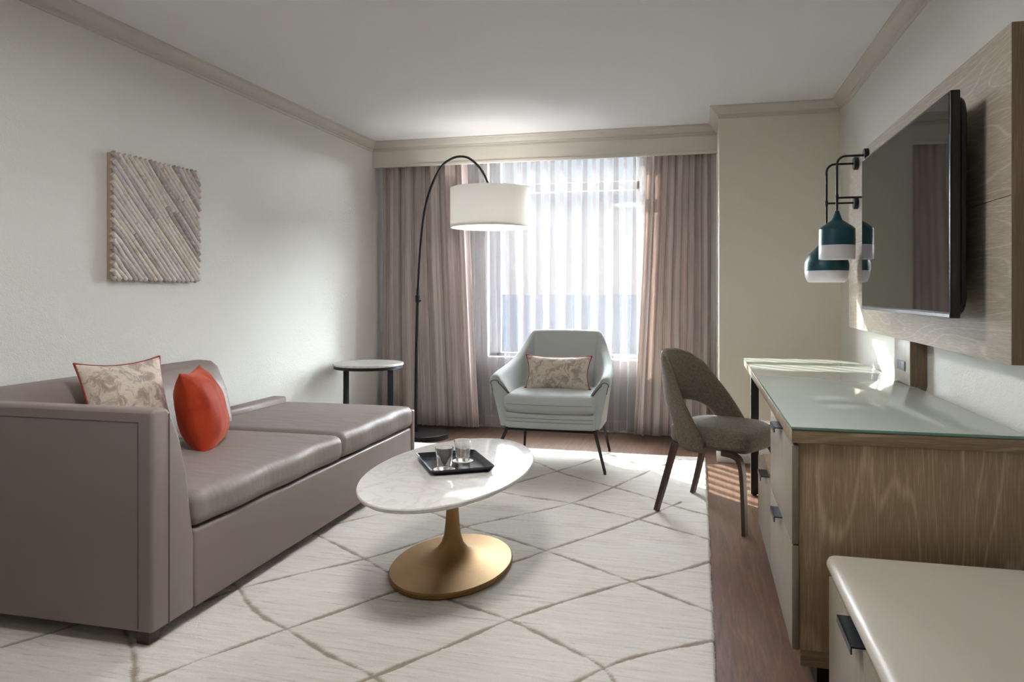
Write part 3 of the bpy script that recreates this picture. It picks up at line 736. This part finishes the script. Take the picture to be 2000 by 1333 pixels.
def slab(path, w, t, axis=Vector((0, 1, 0))):
    """bent-ply leg: rectangular section swept down a path; w along the axis, t across"""
    rows = []; P = [Vector(p) for p in path]
    for i, p in enumerate(P):
        d = (P[min(i+1, len(P)-1)]-P[max(0, i-1)]).normalized(); ax = (axis-d*axis.dot(d)).normalized(); s = d.cross(ax)
        ww = w*(1-.22*i/(len(P)-1))/2; tt = t*(1-.2*i/(len(P)-1))/2
        rows.append([p+ax*ww+s*tt, p-ax*ww+s*tt, p-ax*ww-s*tt, p+ax*ww-s*tt])
    bm = grid(rows, closed_v=True); return bm
inv_h = (Matrix.Translation(H.location) @ Matrix.Rotation(th_, 4, 'Z')).inverted()
for side, ft in ((-1, (-.216, 4.063, RT+.001)), (1, (-.029, 4.473, RT+.001))):
    f_ = inv_h @ Vector(ft)
    path = smooth_path([(f_.x*.60+.005, side*.185, .392), (f_.x*.8, f_.y*.93, .20), (f_.x, f_.y, ft[2])], 4)
    mesh_obj('leg', slab(path, .040, .026), M['walnut'], H, angle=40, local=True)
for side, ft in ((-1, (.222, 3.777, .001)), (1, (.415, 4.185, .001))):
    f_ = inv_h @ Vector(ft)
    path = smooth_path([(f_.x-.13, f_.y*.86, .380), (f_.x-.065, f_.y*.91, .376), (f_.x-.03, f_.y*.95, .350), (f_.x-.012, f_.y*.98, .26), (f_.x, f_.y, .001)], 5)
    mesh_obj('leg', slab(path, .042, .024), M['walnut'], H, angle=40, local=True)

# ------------------------------------------------------------------ desk
DX0, DX1, DY0, DY1 = .268, .882, 2.325, 4.668
Q = root('desk', (.57, 3.5, 0), 'long limed oak desk with glass top, drawers and black leg along the right wall', 'desk')
gt = box(DX0, DX1, DY0, DY1, .7825, .791, .0008)
for f in gt.faces: f.material_index = 0 if abs(f.normal.z) > .9 else 1
mesh_obj('glass_top', gt, [M['deskglass'], M['glassedge']], Q)
mesh_obj('desktop', box(DX0+.001, DX1, DY0+.001, DY1-.001, .744, .781, .0015), M['oak_x'], Q)
mesh_obj('cabinet_body', box(DX0+.022, DX1-.002, DY0+.010, 3.0, .131, .7425, .001), M['oak_z'], Q)
def pull(x, yc, z, w=.13):
    """black edge pull: flat plate on the drawer edge that turns down"""
    b = box(x-.024, x+.010, yc-w/2, yc+w/2, z, z+.003); box(x-.0255, x-.0225, yc-w/2, yc+w/2, z-.014, z+.003, bm=b); return b
for z0, z1, y0, y1 in ((.444, .735, DY0+.006, 3.0), (.131, .4385, DY0+.006, 3.0), (.131, .4385, 3.003, 3.60)):
    dr = mesh_obj('drawer', box(DX0+.002, DX0+.021, y0, y1, z0, z1, .001), M['oak_pale'], Q)
    mesh_obj('handle', pull(DX0+.002, 2.665 if y0 < 3 else 3.22, z1+.0008), M['handle'], dr)
mesh_obj('low_cabinet', box(DX0+.022, DX1-.002, 3.0015, 3.60, .131, .4425, .001), M['oak_z'], Q)
mesh_obj('plinth', box(.295, DX1-.01, DY0+.020, 3.59, .078, .1305, .001), M['oak_x'], Q)
mesh_obj('foot', box(.345, DX1-.03, DY0+.05, 3.55, .001, .0775), M['void'], Q)
mesh_obj('leg', box(.300, .343, 4.525, 4.568, .012, .7435, .001), M['black'], Q)
mesh_obj('leg', box(.82, .863, 4.525, 4.568, .012, .7435, .001), M['black'], Q)
for fx in (.3215, .8415):
    mesh_obj('levelling_foot', lathe([(0, .001), (.014, .001), (.014, .008), (.006, .012), (0, .012)], 16, fx, 4.5465), M['void'], Q)

# ------------------------------------------------------------------ panel, power post, television
PX = .868
W = root('wall_panel', (XR, 3.58, .98), 'limed oak television panel fixed to the right wall above the desk', 'wall panel')
mesh_obj('panel_board', box(PX, XR-.001, 2.403, 4.75, .980, 1.4655, .0012), [M['oak_y']], W)
mesh_obj('panel_board', box(PX, XR-.001, 2.403, 4.75, 1.4675, 1.960, .0012), [M['oak_y']], W)
mesh_obj('end_cap', box(PX+.001, XR-.001, 2.400, 2.4028, .980, 1.960, .0005), M['oak_end'], W)
po = mesh_obj('power_post', box(PX, XR-.001, 3.448, 3.700, .7915, .9795, .001), M['oak_pale'], W)
mesh_obj('post_side', box(PX+.001, XR-.001, 3.446, 3.4478, .7915, .9795), M['oak_end'], po)
ou = box(PX-.004, PX, 3.515, 3.645, .846, .888, .0015, mi=0)
box(PX-.0046, PX-.0035, 3.522, 3.538, .850, .884, bm=ou, mi=1); box(PX-.0046, PX-.0035, 3.585, 3.600, .858, .876, bm=ou, mi=1); box(PX-.0046, PX-.0035, 3.615, 3.625, .858, .876, bm=ou, mi=1)
mesh_obj('outlet', ou, [M['outlet'], M['outletd']], po)
V = root('television', (.80, 3.21, 1.107), 'large black flat television mounted on the oak panel', 'television')
mesh_obj('bezel', box(.761, .790, 2.570, 3.853, 1.107, 1.818, .003, 3), M['tvbody'], V)
mesh_obj('screen', box(.7598, .7612, 2.580, 3.843, 1.126, 1.809), M['screen'], V)
mesh_obj('bottom_strip', box(.7592, .7606, 2.572, 3.851, 1.109, 1.119), plain('tv_trim', srgb(70, 72, 80), .3, .6), V)
bk_ = rbox(.775, .818, 2.578, 3.845, 1.112, 1.812, (.024, .06, .06), 14); mesh_obj('back_housing', bk_, M['tvbody'], V, angle=60)
mesh_obj('wall_mount', box(.815, PX-.0005, 3.0, 3.42, 1.32, 1.60, .003), M['black'], V)

# ------------------------------------------------------------------ teal wall lamps
def wall_lamp(y, x, ztop, zlow, prof_teal, prof_white, rodz, label):
    r = root('wall_lamp', (PX, y, ztop), label, 'wall lamp', 'teal wall lamps beside the television')
    for z in (ztop, zlow):
        b = lathe([(0, 0), (.036, 0), (.036, .019), (.034, .022), (0, .022)], 32); xform(b, Matrix.Translation((PX-.0005, y, z)) @ Matrix.Rotation(-PI/2, 4, 'Y'))
        mesh_obj('mount', b, M['black'], r)
    R_ = .045; p = [(PX-.02, y, ztop)]
    p += [(x+R_-R_*math.sin(t), y, ztop-R_+R_*math.cos(t)) for t in [PI/2*k/8 for k in range(9)]]
    p += [(x, y, rodz)]
    mesh_obj('arm', tube(p, .0062, 12), M['black'], r)
    mesh_obj('stay', tube([(PX-.02, y, zlow), (x, y, zlow)], .0055, 10), M['black'], r)
    mesh_obj('collar', lathe([(0, zlow-.016), (.0075, zlow-.016), (.0085, zlow+.012), (.0065, zlow+.02), (0, zlow+.02)], 16, x, y), M['black'], r)
    sh = mesh_obj('lamp_shade', lathe(prof_teal, 56, x, y), M['teal'], r, angle=28)
    mesh_obj('glass_diffuser', lathe(prof_white, 56, x, y), M['opal'], r, angle=40)
wall_lamp(4.24, .716, 1.908, 1.688,
   [(.005, 1.622), (.012, 1.617), (.014, 1.605), (.026, 1.572), (.03, 1.567), (.055, 1.551), (.083, 1.530), (.090, 1.520), (.0905, 1.436), (.088, 1.436), (.088, 1.518), (.02, 1.56), (0, 1.56)],
   [(.0895, 1.4355), (.0905, 1.425), (.0905, 1.364), (.089, 1.361), (0, 1.361)], 1.618, 'wall lamp with straight cylindrical teal shade nearer the television')
wall_lamp(4.50, .705, 1.908, 1.688,
   [(.005, 1.545), (.012, 1.540), (.016, 1.52), (.03, 1.475), (.05, 1.445), (.085, 1.410), (.105, 1.385), (.116, 1.355), (.119, 1.335), (.1175, 1.308), (.115, 1.308), (.116, 1.335), (.10, 1.38), (.03, 1.46), (0, 1.46)],
   [(.1165, 1.3075), (.117, 1.300), (.112, 1.272), (.103, 1.250), (.096, 1.243), (.09, 1.242), (0, 1.242)], 1.541, 'wall lamp with rounded bulbous teal shade farther from the television')

# ------------------------------------------------------------------ bench in the foreground
Bn = root('storage_bench', (.65, 1.5, 0), 'oak storage bench with ivory leather seat in the right foreground', 'bench')
mesh_obj('seat_pad', rbox(.345, .925, .75, 2.225, .415, .462, (.024, .024, .023), 22, .0), M['bench'], Bn, angle=80)
mesh_obj('body', box(.372, .925, .77, 2.205, .078, .4145, .001), M['oak_z'], Bn)
for y0, y1 in ((1.503, 2.205), (.77, 1.499)):
    dr = mesh_obj('drawer', box(.352, .371, y0, y1, .085, .4025, .001), M['oak_pale'], Bn)
    mesh_obj('handle', pull(.352, (y0+y1)/2, .403, .17), M['handle'], dr)
mesh_obj('plinth', box(.39, .91, .80, 2.18, .001, .0775), M['void'], Bn)

# ------------------------------------------------------------------ ceiling fill light, added out of view to brighten the room
F_ = root('ceiling_fill_light', (-.9, 2.1, HC), 'round white fill light added on the ceiling above the coffee table area, out of view', 'fill light')
mesh_obj('rim', lathe([(.30, HC-.001), (.32, HC-.001), (.32, HC-.05), (.30, HC-.05), (.30, HC-.001)], 48, -.9, 2.1), M['white'], F_)
mesh_obj('diffuser', lathe([(0, HC-.03), (.299, HC-.03), (.299, HC-.045), (0, HC-.045)], 48, -.9, 2.1), M['fill_glow'], F_)

# ------------------------------------------------------------------ lights, sky
def sun(name, direction, strength, angle, col):
    l = bpy.data.lights.new(name, 'SUN'); l.energy = strength; l.angle = math.radians(angle); l.color = col
    o = bpy.data.objects.new(name, l); C.objects.link(o); o.location = (0, 9, 6)
    o.rotation_euler = Vector(direction).normalized().to_track_quat('-Z', 'Y').to_euler(); return o
el_ = math.radians(26); az = math.radians(40)
sun('sun', (math.sin(az)*math.cos(el_), -math.cos(az)*math.cos(el_), -math.sin(el_)), 24, .5, (1, .93, .82))
sun('skylight', (0.03, -1, .15), 128, 150, (.955, .975, 1))
sun('light_off_the_ground', (0, -1, 1.1), 260, 95, (1, .985, .96))
lb = bpy.data.lights.new('lamp_bulb', 'POINT'); lb.energy = 5; lb.color = (1, .98, .96); lb.shadow_soft_size = .04
ob = bpy.data.objects.new('lamp_bulb', lb); C.objects.link(ob); ob.location = (sc[0], sc[1], 1.80)
w = bpy.data.worlds.new('sky'); bpy.context.scene.world = w; w.use_nodes = True; nt = w.node_tree; nt.nodes.clear()
tc = nt.nodes.new('ShaderNodeTexCoord'); sx = nt.nodes.new('ShaderNodeSeparateXYZ'); rp = nt.nodes.new('ShaderNodeValToRGB')
bg = nt.nodes.new('ShaderNodeBackground'); ow = nt.nodes.new('ShaderNodeOutputWorld')
nt.links.new(tc.outputs['Generated'], sx.inputs[0]); nt.links.new(sx.outputs[2], rp.inputs[0])
rp.color_ramp.elements[0].position = 0; rp.color_ramp.elements[0].color = (1, 1, 1, 1)
rp.color_ramp.elements[1].position = .6; rp.color_ramp.elements[1].color = (.62, .8, 1, 1)
nt.links.new(rp.outputs[0], bg.inputs[0]); bg.inputs[1].default_value = .68; nt.links.new(bg.outputs[0], ow.inputs[0])
# ------------------------------------------------------------------ camera
cd = bpy.data.cameras.new('camera'); co_ = bpy.data.objects.new('camera', cd); C.objects.link(co_)
cd.sensor_fit = 'HORIZONTAL'; cd.sensor_width = 36; cd.lens = 1450/2000*36
cd.shift_y = -(666.5-570)/2000; cd.clip_start = .05; cd.clip_end = 8000
co_.location = (0, 0, 1.19); co_.rotation_euler = (PI/2, 0, math.atan(363/1450))
sc_ = bpy.context.scene; sc_.camera = co_
sc_.view_settings.view_transform = 'Standard'; sc_.view_settings.look = 'None'; sc_.view_settings.gamma = 1
sc_.view_settings.exposure = .82; sc_.view_settings.use_curve_mapping = False
